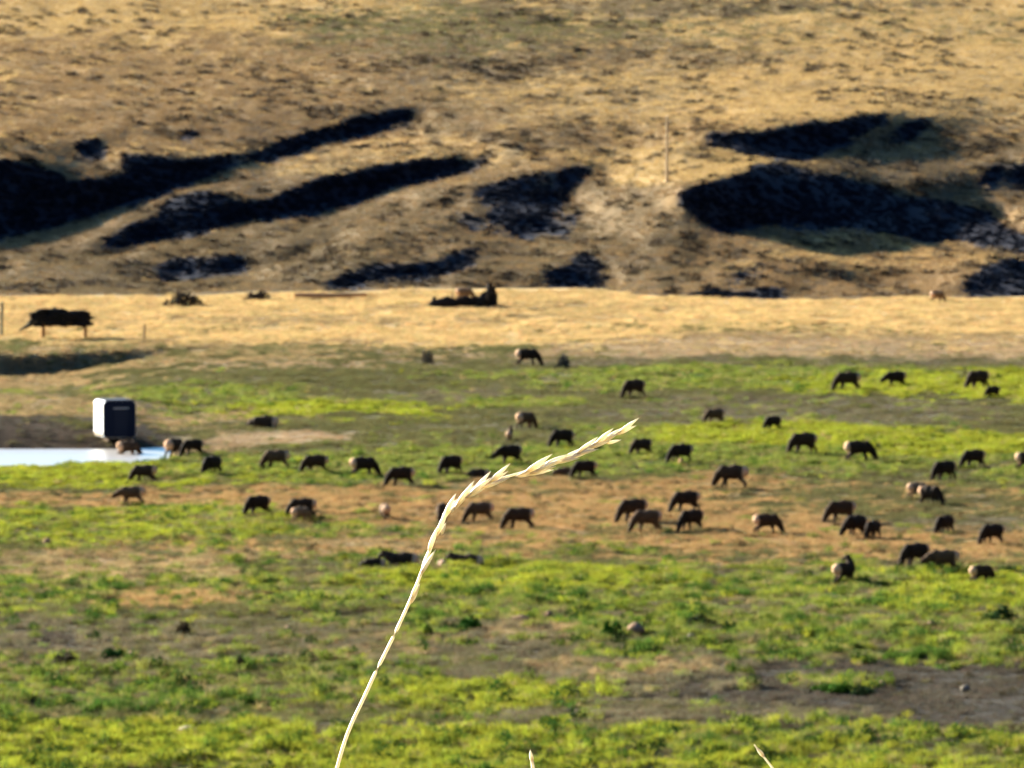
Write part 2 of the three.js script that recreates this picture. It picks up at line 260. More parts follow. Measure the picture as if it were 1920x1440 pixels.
function at(px, py) {   // the place on the meadow (or the hill's foot) that lies on this line of sight
  const r = rayDir(px, py); let t = 460, dt = 0.5;
  for (; t < 1040; t += dt) if (EYE + r[1] * t <= meadow(r[0] * t, r[2] * t)) break;
  return [r[0] * t, meadow(r[0] * t, r[2] * t), -r[2] * t];
}
// the pond
{
  const pos = [], idx = [], N = 60;
  const z0 = flatZ(892), z1 = flatZ(818);
  for (let i = 0; i <= N; i++) for (let k = 0; k <= 1; k++) { const Z = lerp(z0, z1, k); pos.push(lerp(-140, (420 - 960) / F * Z, i / N), POND, -Z); }
  for (let i = 0; i < N; i++) { const a = i * 2; idx.push(a, a + 2, a + 1, a + 1, a + 2, a + 3); }
  const g = geo(pos, idx); const uv = []; for (let i = 0; i < pos.length; i += 3) uv.push(pos[i] / 8, pos[i + 2] / 8); g.setAttribute('uv', new THREE.Float32BufferAttribute(uv, 2));
  const S = 256, d = new Uint8Array(S * S * 4);
  for (let y = 0; y < S; y++) for (let x = 0; x < S; x++) { const a = 2 * Math.PI * x / S, b = 2 * Math.PI * y / S; let v = 0; for (let q = 1; q < 9; q++) v += Math.sin(a * (q * 3 % 7 + 1) * 2 + b * ((q * 5) % 9) * 2 + q * 1.7) / 9; const w = 128 + 110 * v; d.set([w, w, w, 255], (y * S + x) * 4); }
  const bump = new THREE.DataTexture(d, S, S); bump.wrapS = bump.wrapT = THREE.RepeatWrapping; bump.magFilter = THREE.LinearFilter; bump.needsUpdate = true;
  tag(mesh('water', g, mat(0.30, 0.265, 0.23, 0.34, { bumpMap: bump, bumpScale: 0.02 })), 'pale strip of pond water reflecting the sky at the left edge', 'pond', null, 'structure');
}

// ---------------------------------------------------------------- grass and brush (nobody could count it)
function tuftGeo(nBlades, spread, lean, width, wide) {
  const pos = [], idx = [];
  for (let i = 0; i < nBlades; i++) {
    const a = rr(0, 6.283), r = spread * Math.sqrt(rnd()), x = Math.cos(a) * r, z = Math.sin(a) * r, h = rr(0.55, 1.05), la = rr(0, 6.283), l = lean * rr(0.2, 1), dx = Math.cos(la) * l, dz = Math.sin(la) * l;
    const t = rr(0, 3.14), wx = Math.cos(t) * width * rr(0.6, 1.2), wz = Math.sin(t) * width * rr(0.6, 1.2), b = pos.length / 3, m = wide ? 1.3 : 0.8;
    pos.push(x - wx, -0.06, z - wz, x + wx, -0.06, z + wz, x + dx * 0.35 - wx * m, h * 0.55, z + dz * 0.35 - wz * m, x + dx * 0.35 + wx * m, h * 0.55, z + dz * 0.35 + wz * m, x + dx, h, z + dz);
    idx.push(b, b + 1, b + 2, b + 1, b + 3, b + 2, b + 2, b + 3, b + 4);
  }
  return geo(pos, idx);
}
function bushGeo(n, flat, leaf) {   // many leaf clumps through a low dome, on a few stems
  const pos = [], idx = [];
  for (let i = 0; i < n; i++) {
    const a = rr(0, 6.283), s = Math.pow(rnd(), 0.4), e = rr(0.02, 1), R = 0.5 * (1 + 0.25 * Math.sin(a * 3 + 1)), x = Math.cos(a) * s * R * Math.sqrt(1 - e * e * 0.7), z = Math.sin(a) * s * R * Math.sqrt(1 - e * e * 0.7), y = e * flat * (0.75 + 0.3 * s) * (0.85 + 0.2 * Math.cos(a * 2));
    for (let q = 0; q < 2; q++) {
      const b = pos.length / 3, u = new THREE.Vector3(rr(-1, 1), rr(-1, 1), rr(-1, 1)).normalize().multiplyScalar(leaf * rr(0.6, 1.2)), w = new THREE.Vector3(rr(-1, 1), rr(-0.4, 1), rr(-1, 1)).normalize().multiplyScalar(leaf * rr(0.6, 1.2));
      pos.push(x - u.x, y - u.y, z - u.z, x + u.x, y + u.y, z + u.z, x + w.x, y + w.y, z + w.z, x - w.x * 0.8, y - w.y * 0.8, z - w.z * 0.8); idx.push(b, b + 1, b + 2, b, b + 3, b + 1);
    }
  }
  return geo(pos, idx);
}
const leafMat = (t) => new THREE.MeshPhysicalMaterial({ color: 0xffffff, roughness: 1, transmission: t, thickness: 0, side: THREE.DoubleSide, specularIntensity: 0.04 });
const dryMat = leafMat(0.3), greenMat = leafMat(0.4), brushMat = leafMat(0.0);
const M4 = new THREE.Matrix4(), Q = new THREE.Quaternion(), E = new THREE.Euler(), V = new THREE.Vector3(), S3 = new THREE.Vector3(), C = new THREE.Color();
function scatter(name, label, category, g, m, list) {   // list: x, y, z, height, width, r, g, b
  const o = new THREE.InstancedMesh(g, m, list.length);
  list.forEach((p, i) => { M4.compose(V.set(p[0], p[1], p[2]), Q.setFromEuler(E.set(0, rr(0, 6.283), 0)), S3.set(p[4], p[3], p[4])); o.setMatrixAt(i, M4); o.setColorAt(i, C.setRGB(p[5], p[6], p[7])); });
  o.name = numbered(name); o.castShadow = o.receiveShadow = true; scene.add(o);
  return tag(o, label, category, null, 'stuff');
}
{
  const green = [], dry = [], weeds = [];
  for (let Z = 505; Z < 1024; Z += 4) {
    const half = 1130 / F * Z, area = 2 * half * 4, n = Math.round(area * 10);
    for (let q = 0; q < n; q++) {
      const x = rr(-half, half), z = Z + rr(0, 4), [px, py] = pixOf(x, 0, z);
      const n1 = slow(x, z), n2 = fine(x, z), m2 = fbm(x / 1.25 + 70, z / 2.1 + 33, 3) + 0.35 * n2;
      let ty = pickType(PATCH, px, py, n1, n2, clamp(dither(x, z) + rr(-0.22, 0.22)));
      const mixed = sst(800, 720, z);   // the near meadow is a patchwork of many plants
      if (ty === 'green' && rnd() < 0.25 + 0.6 * mixed) ty = m2 < -0.26 ? 'grey' : m2 < -0.12 ? 'olive' : m2 < -0.04 ? 'tan' : m2 > 0.34 ? 'deep' : m2 > 0.22 ? 'lime' : ty;
      else if (ty === 'lime' && rnd() < 0.6 * mixed) ty = m2 < -0.3 ? 'olive' : m2 < -0.14 ? 'green' : m2 > 0.5 ? 'deep' : ty;
      else if ((ty === 'grey' || ty === 'rust' || ty === 'tan') && z < 900) ty = m2 > (ty === 'rust' ? 0.56 : 0.42) ? 'green' : m2 < -0.38 ? 'olive' : ty;
      const t = T[ty];
      const tall = fbm(x / 1.5 + 9, z / 2.2 + 4, 2), clump = Math.max(0.25, 0.85 + 0.9 * tall), near = sst(740, 600, z);
      if (rnd() * 10 > t.d * clump * (Z > 800 ? 0.75 : 1)) continue;
      if (z > flatZ(interp(baseRow, px)) - 0.5) continue;
      const y = meadow(x, z);
      if (y < POND + 0.12 && px < 420 && z > flatZ(900) && z < flatZ(790)) continue;
      const v = rr(0.72, 1.25) * (1 + 0.35 * n2), w = rr(-0.06, 0.06), h = t.h * rr(0.6, 1.35) * clump * (1 + 0.5 * near);
      if (t.kind === 0 && rnd() < 0.03 + 0.075 * near) { const f = rr(0.5, 1.5), s = rr(0.3, 0.95) * (0.65 + 0.5 * near), dp = rnd() < 0.6; weeds.push([x, y - 0.03, -z, s * rr(0.6, 1.0), s, (dp ? 0.035 : 0.13) * f, (dp ? 0.075 : 0.17) * f, (dp ? 0.012 : 0.02) * f]); }
      if (t.kind === 1 && z < 800 && rnd() < 0.02) { const f = rr(0.5, 1.4), s = rr(0.3, 0.7); weeds.push([x, y - 0.03, -z, s * 0.6, s, 0.09 * f, 0.07 * f, 0.035 * f]); }
      const warm = t.kind === 0 && rnd() < 0.12 ? 1 : 0;   // dry stems among the green
      const c = warm ? [0.30, 0.22, 0.09] : t.c;
      (t.kind === 0 && !warm ? green : dry).push([x, y, -z, Math.max(h, 0.06), rr(0.8, 1.5) * (t.h > 0.12 ? 1 : 0.6), Math.max(0.005, c[0] * v * (1 + w * 2)), c[1] * v, c[2] * v * (1 + w)]);
    }
  }
  scatter('green_grass', 'patches of bright green grass across the meadow', 'grass', tuftGeo(16, 0.27, 0.38, 0.020, true), greenMat, green);
  scatter('dry_grass', 'short dry tan and golden grass across the meadow', 'grass', tuftGeo(16, 0.27, 0.45, 0.016, false), dryMat, dry);
  scatter('weeds', 'leafy weeds mixed into the grass of the meadow', 'weeds', bushGeo(60, 0.85, 0.11), leafMat(0.25), weeds);
  console.log('grass', weeds.length, green.length, dry.length);
}
{
  const tufts = [], sage = [], shadeBrush = DARK.map(() => []);
  for (let k = 60; k < HN - 60; k++) for (let i = 2; i < HM - 12; i++) {
    const D = hD[k * HM + i], area = HUS / F * D * Math.max(hD[k * HM + i + 1] - D, 0.04), m = hMask[k * HM + i], dkm = hShade[k * HM + i];
    const put = (dens) => { const e = area * dens; return Math.floor(e) + (rnd() < e % 1 ? 1 : 0); };
    for (let q = put(1.9 * (1 - sst(0.4, 0.8, hShade[k * HM + i])) * (1 + 1.5 * m)); q > 0; q--) {
      const [x, y, z, u, v] = hillPoint(k + rnd(), i + rnd()), t = T[pickType(HPATCH, u, v, slow(x, -z / 1.5), fine(x, -z / 1.5), clamp(dither(x, -z) + rr(-0.2, 0.2)))], f = rr(0.7, 1.25);
      tufts.push([x, y, z, rr(0.16, 0.36), rr(1, 1.8), t.c[0] * f, t.c[1] * f, t.c[2] * f]);
    }
    const [x, y, z, u, v] = hillPoint(k + rnd(), i + rnd());
    const sd = 0.055 * (0.25 + 2.2 * sst(-0.1, 0.5, fbm(x / 9, z / 14, 3))) * (v > 380 ? 1.6 : 1) * (1 + 1.5 * Math.exp(-(((u - 900) / 240) ** 2) - ((v - 150) / 70) ** 2));
    const sc = sst(0.16, 0.5, fbm(x / 4.5 + 90, z / 8, 3)) * (sst(330, 430, v) * 0.07 + 0.012) * (1 + 2.2 * Math.exp(-(((u - 1130) / 190) ** 2) - ((v - 450) / 90) ** 2));
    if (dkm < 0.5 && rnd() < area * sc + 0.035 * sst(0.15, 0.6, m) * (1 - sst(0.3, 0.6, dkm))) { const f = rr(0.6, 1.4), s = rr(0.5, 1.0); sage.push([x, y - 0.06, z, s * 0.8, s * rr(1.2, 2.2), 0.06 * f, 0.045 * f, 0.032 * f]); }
    if (m < 0.4 && rnd() < area * sd) { const f = rr(0.6, 1.3), s = rr(0.4, 0.8); sage.push([x, y - 0.06, z, s, s * rr(1.6, 3.4), 0.17 * f, 0.125 * f, 0.078 * f]); }
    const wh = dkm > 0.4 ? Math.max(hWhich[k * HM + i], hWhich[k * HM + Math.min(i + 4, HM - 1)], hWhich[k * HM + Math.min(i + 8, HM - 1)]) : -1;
    if (wh >= 0 && rnd() < 0.17 * sst(0.4, 0.9, dkm)) { const f = rr(0.6, 1.2), s = rr(0.35, 0.7); shadeBrush[wh].push([x, y - 0.12, z, s * rr(0.6, 0.9), s * 1.5, 0.014 * f, 0.018 * f, 0.028 * f]); }  // near black brush added in the gullies to deepen their shade
  }
  scatter('hill_grass', 'dry bunch grass covering the golden hillside', 'grass', tuftGeo(14, 0.3, 0.45, 0.02, false), dryMat, tufts);
  scatter('sagebrush', 'grey brown sagebrush scattered over the hillside', 'brush', bushGeo(46, 0.62, 0.12), brushMat, sage);
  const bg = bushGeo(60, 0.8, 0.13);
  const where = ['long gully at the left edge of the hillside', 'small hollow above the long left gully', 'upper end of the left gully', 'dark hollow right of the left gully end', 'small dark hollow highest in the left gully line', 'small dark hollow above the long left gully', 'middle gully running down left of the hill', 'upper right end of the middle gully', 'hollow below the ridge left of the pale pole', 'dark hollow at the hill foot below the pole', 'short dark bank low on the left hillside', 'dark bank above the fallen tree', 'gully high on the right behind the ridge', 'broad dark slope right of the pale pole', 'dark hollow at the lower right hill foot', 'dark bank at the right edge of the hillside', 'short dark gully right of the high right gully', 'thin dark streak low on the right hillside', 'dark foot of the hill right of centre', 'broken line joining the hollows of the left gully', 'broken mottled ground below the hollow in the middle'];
  shadeBrush.forEach((l, j) => { if (l.length) scatter('shade_brush', 'dark brush added as shade in the ' + where[j], 'brush', bg, brushMat, l); });
  console.log('hill', tufts.length, sage.length, shadeBrush.map((l) => l.length).join(' '));
}

// ---------------------------------------------------------------- elk
function field(bones, k = 0.07) {   // smooth union of tapered capsules
  return (x, y, z) => {
    let d = 1e9;
    for (const [a, b, ra, rb] of bones) {
      const bx = b[0] - a[0], by = b[1] - a[1], bz = b[2] - a[2], px = x - a[0], py = y - a[1], pz = z - a[2];
      const t = clamp((px * bx + py * by + pz * bz) / (bx * bx + by * by + bz * bz + 1e-9)), e = Math.hypot(px - bx * t, py - by * t, pz - bz * t) - lerp(ra, rb, t);
      const q = clamp(0.5 + 0.5 * (d - e) / k); d = lerp(d, e, q) - k * q * (1 - q);
    }
    return d;
  };
}
function march(f, c, half, R) {
  const mc = new MarchingCubes(R, new THREE.MeshStandardMaterial(), false, false, 60000);
  mc.isolation = 0;
  for (let z = 0; z < R; z++) for (let y = 0; y < R; y++) for (let x = 0; x < R; x++) mc.field[x + y * R + z * R * R] = -f(c[0] + (x - R / 2) / (R / 2) * half, c[1] + (y - R / 2) / (R / 2) * half, c[2] + (z - R / 2) / (R / 2) * half);
  mc.update();
  const n = mc.count ?? mc.geometry.drawRange.count, pos = [];
  for (let i = 0; i < n * 3; i += 3) pos.push(c[0] + mc.positionArray[i] * half, c[1] + mc.positionArray[i + 1] * half, c[2] + mc.positionArray[i + 2] * half);
  let g = new THREE.BufferGeometry(); g.setAttribute('position', new THREE.Float32BufferAttribute(pos, 3));
  g = mergeVertices(g, 1e-3); g.computeVertexNormals(); return g;
}
function chain(pts, rs) { const out = []; for (let i = 0; i + 1 < pts.length; i++) out.push([pts[i], pts[i + 1], rs[i], rs[i + 1]]); return out; }
function elkPose(neck, legs, bed) {
  const b = [], dy = bed ? -0.62 : 0;
  const P = (x, y, z) => [x, y + dy, z];
  b.push([P(0.42, 1.0, 0), P(-0.05, 0.99, 0), 0.33, 0.34], [P(-0.05, 0.99, 0), P(-0.5, 1.06, 0), 0.34, 0.30], [P(0.42, 1.12, 0), P(-0.05, 1.17, 0), 0.22, 0.26], [P(-0.05, 1.17, 0), P(-0.46, 1.12, 0), 0.26, 0.24], [P(0.5, 0.92, 0), P(0.55, 1.05, 0), 0.22, 0.2]);
  b.push(...chain(neck.map((p) => P(...p)), [0.30, 0.225, 0.165, 0.14, 0.105, 0.08]));
  if (bed) {
    for (const s of [-1, 1]) { b.push(...chain([[0.45, 0.3, s * 0.16], [0.62, 0.14, s * 0.24], [0.34, 0.06, s * 0.26]], [0.14, 0.08, 0.05])); b.push(...chain([[-0.5, 0.35, s * 0.14], [-0.2, 0.2, s * 0.27], [-0.6, 0.08, s * 0.3], [-0.3, 0.05, s * 0.32]], [0.2, 0.13, 0.06, 0.05])); }
  } else {
    for (const s of [0, 1]) {
      const z = s ? 0.15 : -0.15, f = legs[s], h = legs[2 + s];
      b.push(...chain([[0.44, 0.95, z * 0.9], [0.42 + f * 0.2, 0.7, z * 1.05], [0.47 + f * 0.6, 0.4, z], [0.45 + f, 0.1, z], [0.5 + f, 0.03, z]], [0.17, 0.1, 0.058, 0.042, 0.05]));
      b.push(...chain([[-0.48, 1.02, z * 0.8], [-0.36 + h * 0.3, 0.72, z * 1.1], [-0.62 + h * 0.8, 0.44, z], [-0.57 + h, 0.1, z], [-0.52 + h, 0.03, z]], [0.21, 0.125, 0.06, 0.045, 0.05]));
    }
  }
  return b;
}
const NECKS = {
  graze: [[0.55, 1.1, 0], [0.82, 0.86, 0], [0.98, 0.6, 0.02], [1.04, 0.46, 0.02], [1.14, 0.26, 0.03], [1.19, 0.12, 0.03]],
  turn:  [[0.55, 1.1, 0], [0.8, 0.86, 0.1], [0.92, 0.6, 0.24], [0.96, 0.47, 0.29], [1.02, 0.27, 0.38], [1.05, 0.14, 0.42]],
  reach: [[0.55, 1.1, 0], [0.88, 0.98, 0], [1.12, 0.84, 0], [1.22, 0.8, 0], [1.4, 0.66, 0], [1.5, 0.57, 0]],
  alert: [[0.52, 1.12, 0], [0.7, 1.4, 0], [0.8, 1.66, 0], [0.84, 1.76, 0], [1.02, 1.71, 0], [1.17, 1.64, 0]],
  back:  [[0.52, 1.12, 0], [0.68, 1.4, 0.05], [0.72, 1.66, 0.12], [0.72, 1.76, 0.16], [0.66, 1.72, 0.34], [0.6, 1.66, 0.48]],
  look:  [[0.5, 1.1, 0], [0.6, 1.32, -0.14], [0.62, 1.56, -0.26], [0.6, 1.68, -0.3], [0.54, 1.62, -0.46], [0.48, 1.52, -0.6]],
  rest:  [[0.5, 1.1, 0], [0.75, 1.2, 0.03], [0.95, 1.3, 0.08], [1.02, 1.34, 0.1], [1.18, 1.24, 0.15], [1.3, 1.15, 0.18]],
  curl:  [[0.5, 1.05, 0], [0.78, 0.98, 0.08], [0.98, 0.86, 0.2], [1.03, 0.8, 0.24], [1.1, 0.74, 0.38], [1.12, 0.72, 0.5]],
};
const POSES = { graze: ['graze', [0.12, -0.06, -0.05, 0.1]], graze_wide: ['graze', [-0.1, 0.16, 0.12, -0.1]], turn: ['turn', [0.05, -0.12, 0.08, -0.06]], reach: ['reach', [0.16, -0.08, -0.08, 0.1]], alert: ['alert', [0.04, -0.04, -0.03, 0.06]], back: ['look', [0.03, -0.05, 0.05, -0.05]], bed: ['rest', [0, 0, 0, 0], true], bed_low: ['curl', [0, 0, 0, 0], true] };
const hideMat = new THREE.MeshPhysicalMaterial({ vertexColors: true, roughness: 0.9, specularIntensity: 0.15 }), earMat = mat(0.05, 0.035, 0.022), tailMat = mat(0.3, 0.2, 0.11), eyeMat = mat(0.008, 0.006, 0.005, 0.3);
const COATS = { dark: [0.028, 0.017, 0.010], sable: [0.046, 0.026, 0.014], brown: [0.090, 0.050, 0.026], pale: [0.19, 0.115, 0.06] };
function elkColor(coat, p, n, y0) {
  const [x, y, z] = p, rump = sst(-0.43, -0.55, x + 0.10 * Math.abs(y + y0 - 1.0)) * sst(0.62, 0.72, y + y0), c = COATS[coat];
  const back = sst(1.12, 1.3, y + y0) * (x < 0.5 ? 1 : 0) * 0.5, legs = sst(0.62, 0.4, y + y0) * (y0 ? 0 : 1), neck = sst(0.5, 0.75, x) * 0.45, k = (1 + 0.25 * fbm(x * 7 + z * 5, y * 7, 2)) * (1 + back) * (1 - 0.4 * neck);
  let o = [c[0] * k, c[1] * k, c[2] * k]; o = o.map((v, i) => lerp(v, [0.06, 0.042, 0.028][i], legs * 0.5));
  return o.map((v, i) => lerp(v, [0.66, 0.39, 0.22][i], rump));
}
const protos = {};
function elkProto(pose, coat) {
  const key = pose + coat;
  if (protos[key]) return protos[key];
  const [nk, legs, bed] = POSES[pose], neck = NECKS[nk], dy = bed ? -0.62 : 0, o = new THREE.Group();
  if (!protos['g' + pose]) protos['g' + pose] = march(field(elkPose(neck, legs, bed)), [0.28, 0.92 + dy * 0.5, 0], 1.12, 76);
  const g = protos['g' + pose].clone(), p = g.attributes.position, col = [];
  for (let i = 0; i < p.count; i++) col.push(...elkColor(coat, [p.getX(i), p.getY(i), p.getZ(i)], null, bed ? 0.62 : 0));
  g.setAttribute('color', new THREE.Float32BufferAttribute(col, 3));
  mesh('body', g, hideMat, o);
  const A = new THREE.Vector3(...neck[3]), B = new THREE.Vector3(...neck[5]), ax = B.clone().sub(A).normalize(), side = new THREE.Vector3().crossVectors(ax, new THREE.Vector3(0, 1, 0)).normalize(), up = side.clone().cross(ax);
  A.y += dy; B.y += dy;
  for (const s of [-1, 1]) {
    const e = A.clone().addScaledVector(side, s * 0.08).addScaledVector(up, 0.06), tip = e.clone().addScaledVector(side, s * 0.17).addScaledVector(up, 0.10).addScaledVector(ax, -0.06), mid = e.clone().lerp(tip, 0.5);
    mesh('ear', tubeOf([e.toArray(), mid.toArray(), tip.toArray()], [0.022, 0.045, 0.006], 6), earMat, o);
    const y = A.clone().lerp(B, 0.35).addScaledVector(side, s * 0.082).addScaledVector(up, 0.035), eg = new THREE.SphereGeometry(0.018, 6, 5); eg.translate(y.x, y.y, y.z); mesh('eye', eg, eyeMat, o);
  }
  mesh('tail', tubeOf([[-0.72, 1.16 + dy, 0], [-0.79, 1.08 + dy, 0], [-0.79, 0.97 + dy, 0]], [0.04, 0.04, 0.015], 6), tailMat, o);
  return protos[key] = o;
}
// where it stands (feet, on the picture), turn (0 faces right, 90 away, 180 left, 270 nearer), pose, coat, size, what tells it apart
const HERD = [
  [238, 860, 35, 'graze', 'brown', 0.95, 'brown elk grazing at the near edge of the pond directly below the boxy hut'],
  [325, 860, 48, 'graze', 'dark', 1.05, 'elk with a bright lit rump at the right end of the pond'],
  [364, 856, 188, 'graze', 'dark', 0.9, 'dark elk just right of the bright rumped one at the pond end'],
  [399, 892, 228, 'graze', 'dark', 1.0, 'dark elk grazing on green grass right below the pond end'],
  [273, 907, 184, 'graze_wide', 'dark', 0.95, 'dark elk facing left on the bright green strip below the pond'],
  [250, 949, 176, 'reach', 'brown', 0.98, 'brown backed elk with head low facing left, lowest elk on the far left'],
  [497, 803, 182, 'bed_low', 'dark', 1.15, 'dark elk lying at the left end of the bright lime patch above the tan track'],
  [521, 880, 186, 'graze', 'brown', 1.0, 'reddish backed elk at the lower edge of the tan track, left of two grazing there'],
  [594, 890, 190, 'graze_wide', 'dark', 1.0, 'dark elk grazing left between the reddish backed elk and the bright rumped one'],
  [679, 896, 32, 'graze', 'dark', 1.05, 'elk with a bright orange rump facing right on green grass in left centre'],
  [755, 914, 180, 'graze', 'dark', 1.02, 'dark elk broadside with arched back on green left of the dry stalk'],
  [848, 891, 196, 'graze', 'dark', 1.0, 'dark elk with head down in green grass left above the dry stalk'],
  [900, 895, 184, 'bed_low', 'dark', 0.75, 'small dark elk lying between two standing elk just above the dry stalk'],
  [486, 968, 212, 'graze', 'dark', 1.0, 'dark elk grazing down left on rusty grass, left of the pale rumped pair'],
  [570, 974, 188, 'graze_wide', 'dark', 1.0, 'dark elk standing behind a smaller pale rumped one on rusty grass'],
  [562, 981, 46, 'graze', 'pale', 0.78, 'small elk with pale oval rump in front of a dark elk on rusty grass'],
  [722, 977, 96, 'graze', 'brown', 0.82, 'slim elk seen from behind alone on rusty grass left of the stalk'],
  [829, 981, 258, 'graze', 'brown', 0.95, 'narrow brown elk close against the left side of the dry stalk'],
  [903, 980, 184, 'graze', 'brown', 0.98, 'brown elk half hidden behind the bend of the dry stalk'],
  [702, 1066, 184, 'bed_low', 'dark', 0.8, 'black elk lying low at the left end of the resting pair left of the stalk'],
  [757, 1065, 178, 'bed', 'dark', 1.15, 'greyish dark elk lying behind the stalk, right one of the resting pair'],
  [829, 1066, 95, 'bed_low', 'brown', 0.7, 'small brown elk lying immediately right of the stalk stem'],
  [880, 1065, 182, 'bed', 'dark', 1.05, 'grey black elk lying at the edge of green grass right of the stalk'],
  [977, 994, 186, 'graze', 'dark', 1.05, 'dark elk with one sunlit hind leg facing left, right below the stalk bend'],
  [958, 873, 190, 'reach', 'dark', 1.05, 'dark elk with raised nose to the left right above the stalk'],
  [984, 806, 32, 'graze', 'brown', 0.95, 'elk with pinkish lit back above and left of the stalk tip, farther of two'],
  [955, 828, 96, 'alert', 'brown', 0.62, 'slim elk with orange lit side above the dark elk left of the stalk tip'],
  [1057, 841, 192, 'graze', 'dark', 1.0, 'dark elk grazing on olive ground just left of the stalk tip'],
  [1099, 899, 196, 'graze', 'dark', 0.95, 'dark elk grazing just below the outer part of the seed head'],
  [1060, 893, 184, 'bed_low', 'brown', 0.8, 'brown elk half hidden under the seed head, left of a dark grazing one'],
  [1205, 855, 192, 'graze', 'dark', 0.92, 'dark elk on green grass to the right of the stalk tip'],
  [1279, 869, 190, 'graze_wide', 'dark', 1.0, 'dark elk behind a small orange stone right of the stalk tip'],
  [1376, 918, 180, 'graze', 'dark', 1.2, 'large dark elk broadside facing left where green turns to rusty grass'],
  [1190, 980, 202, 'graze', 'dark', 1.12, 'tall dark elk, neck reaching down, rear one of the overlapping pair right of the stalk'],
  [1216, 1000, 186, 'graze', 'brown', 1.08, 'elk with an orange lit shoulder in front of the tall dark one'],
  [1289, 962, 190, 'graze', 'dark', 1.05, 'black elk with a sharp lit outline above another grazing elk on rusty grass'],
  [1299, 997, 206, 'graze_wide', 'dark', 1.02, 'dark elk directly below the sharply outlined black elk'],
  [1435, 1003, 22, 'graze', 'dark', 0.98, 'elk with a broad pale rump and head down to the right on rusty grass'],
  [1191, 747, 198, 'graze', 'dark', 1.05, 'dark elk grazing left at the lower edge of the far green strip'],
  [987, 687, 2, 'graze', 'dark', 1.05, 'dark elk facing right at the edge of the golden grass, farthest of the herd'],
  [1342, 795, 222, 'graze', 'brown', 0.85, 'small dark elk alone on the brown strip between two green strips'],
  [1451, 807, 216, 'graze', 'dark', 0.8, 'small dark elk at the lower edge of the brown strip beside lime grass'],
  [1592, 734, 182, 'graze', 'dark', 1.1, 'long dark elk broadside on the far lime strip'],
  [1681, 728, 222, 'reach', 'dark', 0.98, 'dark elk with head held level on the far lime strip, between others'],
  [1836, 731, 190, 'graze', 'dark', 1.1, 'dark adult elk with a calf below it on the far lime strip'],
  [1863, 747, 204, 'graze_wide', 'dark', 0.72, 'elk calf grazing below a dark adult on the far lime strip'],
  [1509, 853, 190, 'graze', 'dark', 1.15, 'large dark elk in the brightest lime grass facing left'],
  [1608, 868, -8, 'graze', 'dark', 1.12, 'dark elk facing right with a lit rump on lime grass'],
  [1828, 879, 196, 'graze', 'dark', 0.98, 'dark elk grazing on green at the far right above others'],
  [1926, 884, 18, 'graze', 'dark', 1.0, 'elk cut off by the right edge with its lit rump showing'],
  [1773, 903, 226, 'graze', 'dark', 1.05, 'dark elk grazing downward at the border of green and olive on the right'],
  [1718, 936, 42, 'graze', 'pale', 0.85, 'pale elk seen from behind beside a dark one on olive grass'],
  [1742, 947, -34, 'graze', 'dark', 0.95, 'dark elk grazing right with a lit flank beside the pale elk'],
  [1580, 982, 192, 'graze', 'dark', 1.08, 'dark elk with head low to the left, uppermost of three close together on the right'],
  [1606, 1008, 238, 'turn', 'dark', 1.05, 'dark elk turned nearer, middle one of three close together on the right'],
  [1638, 1012, 250, 'graze', 'dark', 0.9, 'slim dark elk, lowest and right one of three close together'],
  [1773, 1003, 232, 'graze', 'dark', 0.92, 'small dark elk with a red lit edge where grey ground meets rusty grass'],
  [1863, 1022, 206, 'graze_wide', 'dark', 0.98, 'dark elk grazing near the right edge on rusty grass'],
  [1719, 1065, 204, 'graze', 'dark', 1.1, 'dark elk nose down left of one with a sunlit back'],
  [1772, 1076, 180, 'reach', 'brown', 1.05, 'elk with a pinkish sunlit back and neck stretched left'],
  [1582, 1098, 52, 'back', 'dark', 1.0, 'elk with raised head and big pale rump at the edge of the near green'],
  [1838, 1096, 36, 'graze', 'dark', 0.88, 'elk with narrow pale rump in the near green at the lower right'],
  [1756, 567, 30, 'graze', 'pale', 0.8, 'tiny pale elk at the foot of the hills on the right'],
  [869, 565, 25, 'graze', 'pale', 0.9, 'pale elk behind the fallen tree, only its lit rump showing'],
];
for (const [px, py, turn, pose, coat, size, label] of HERD) {
  const o = elkProto(pose, coat === 'dark' && rnd() < 0.4 ? 'sable' : coat).clone();
  o.name = numbered('elk'); o.position.set(...at(px, py)); o.position.y -= POSES[pose][2] ? 0.05 : 0.16; o.rotation.y = rad(turn + (turn >= 188 && turn <= 206 ? 16 : 0) + rr(-16, 16)); o.scale.setScalar(size * 1.1);
  tag(o, label, 'elk', 'elk herd grazing on the meadow'); scene.add(o);
}

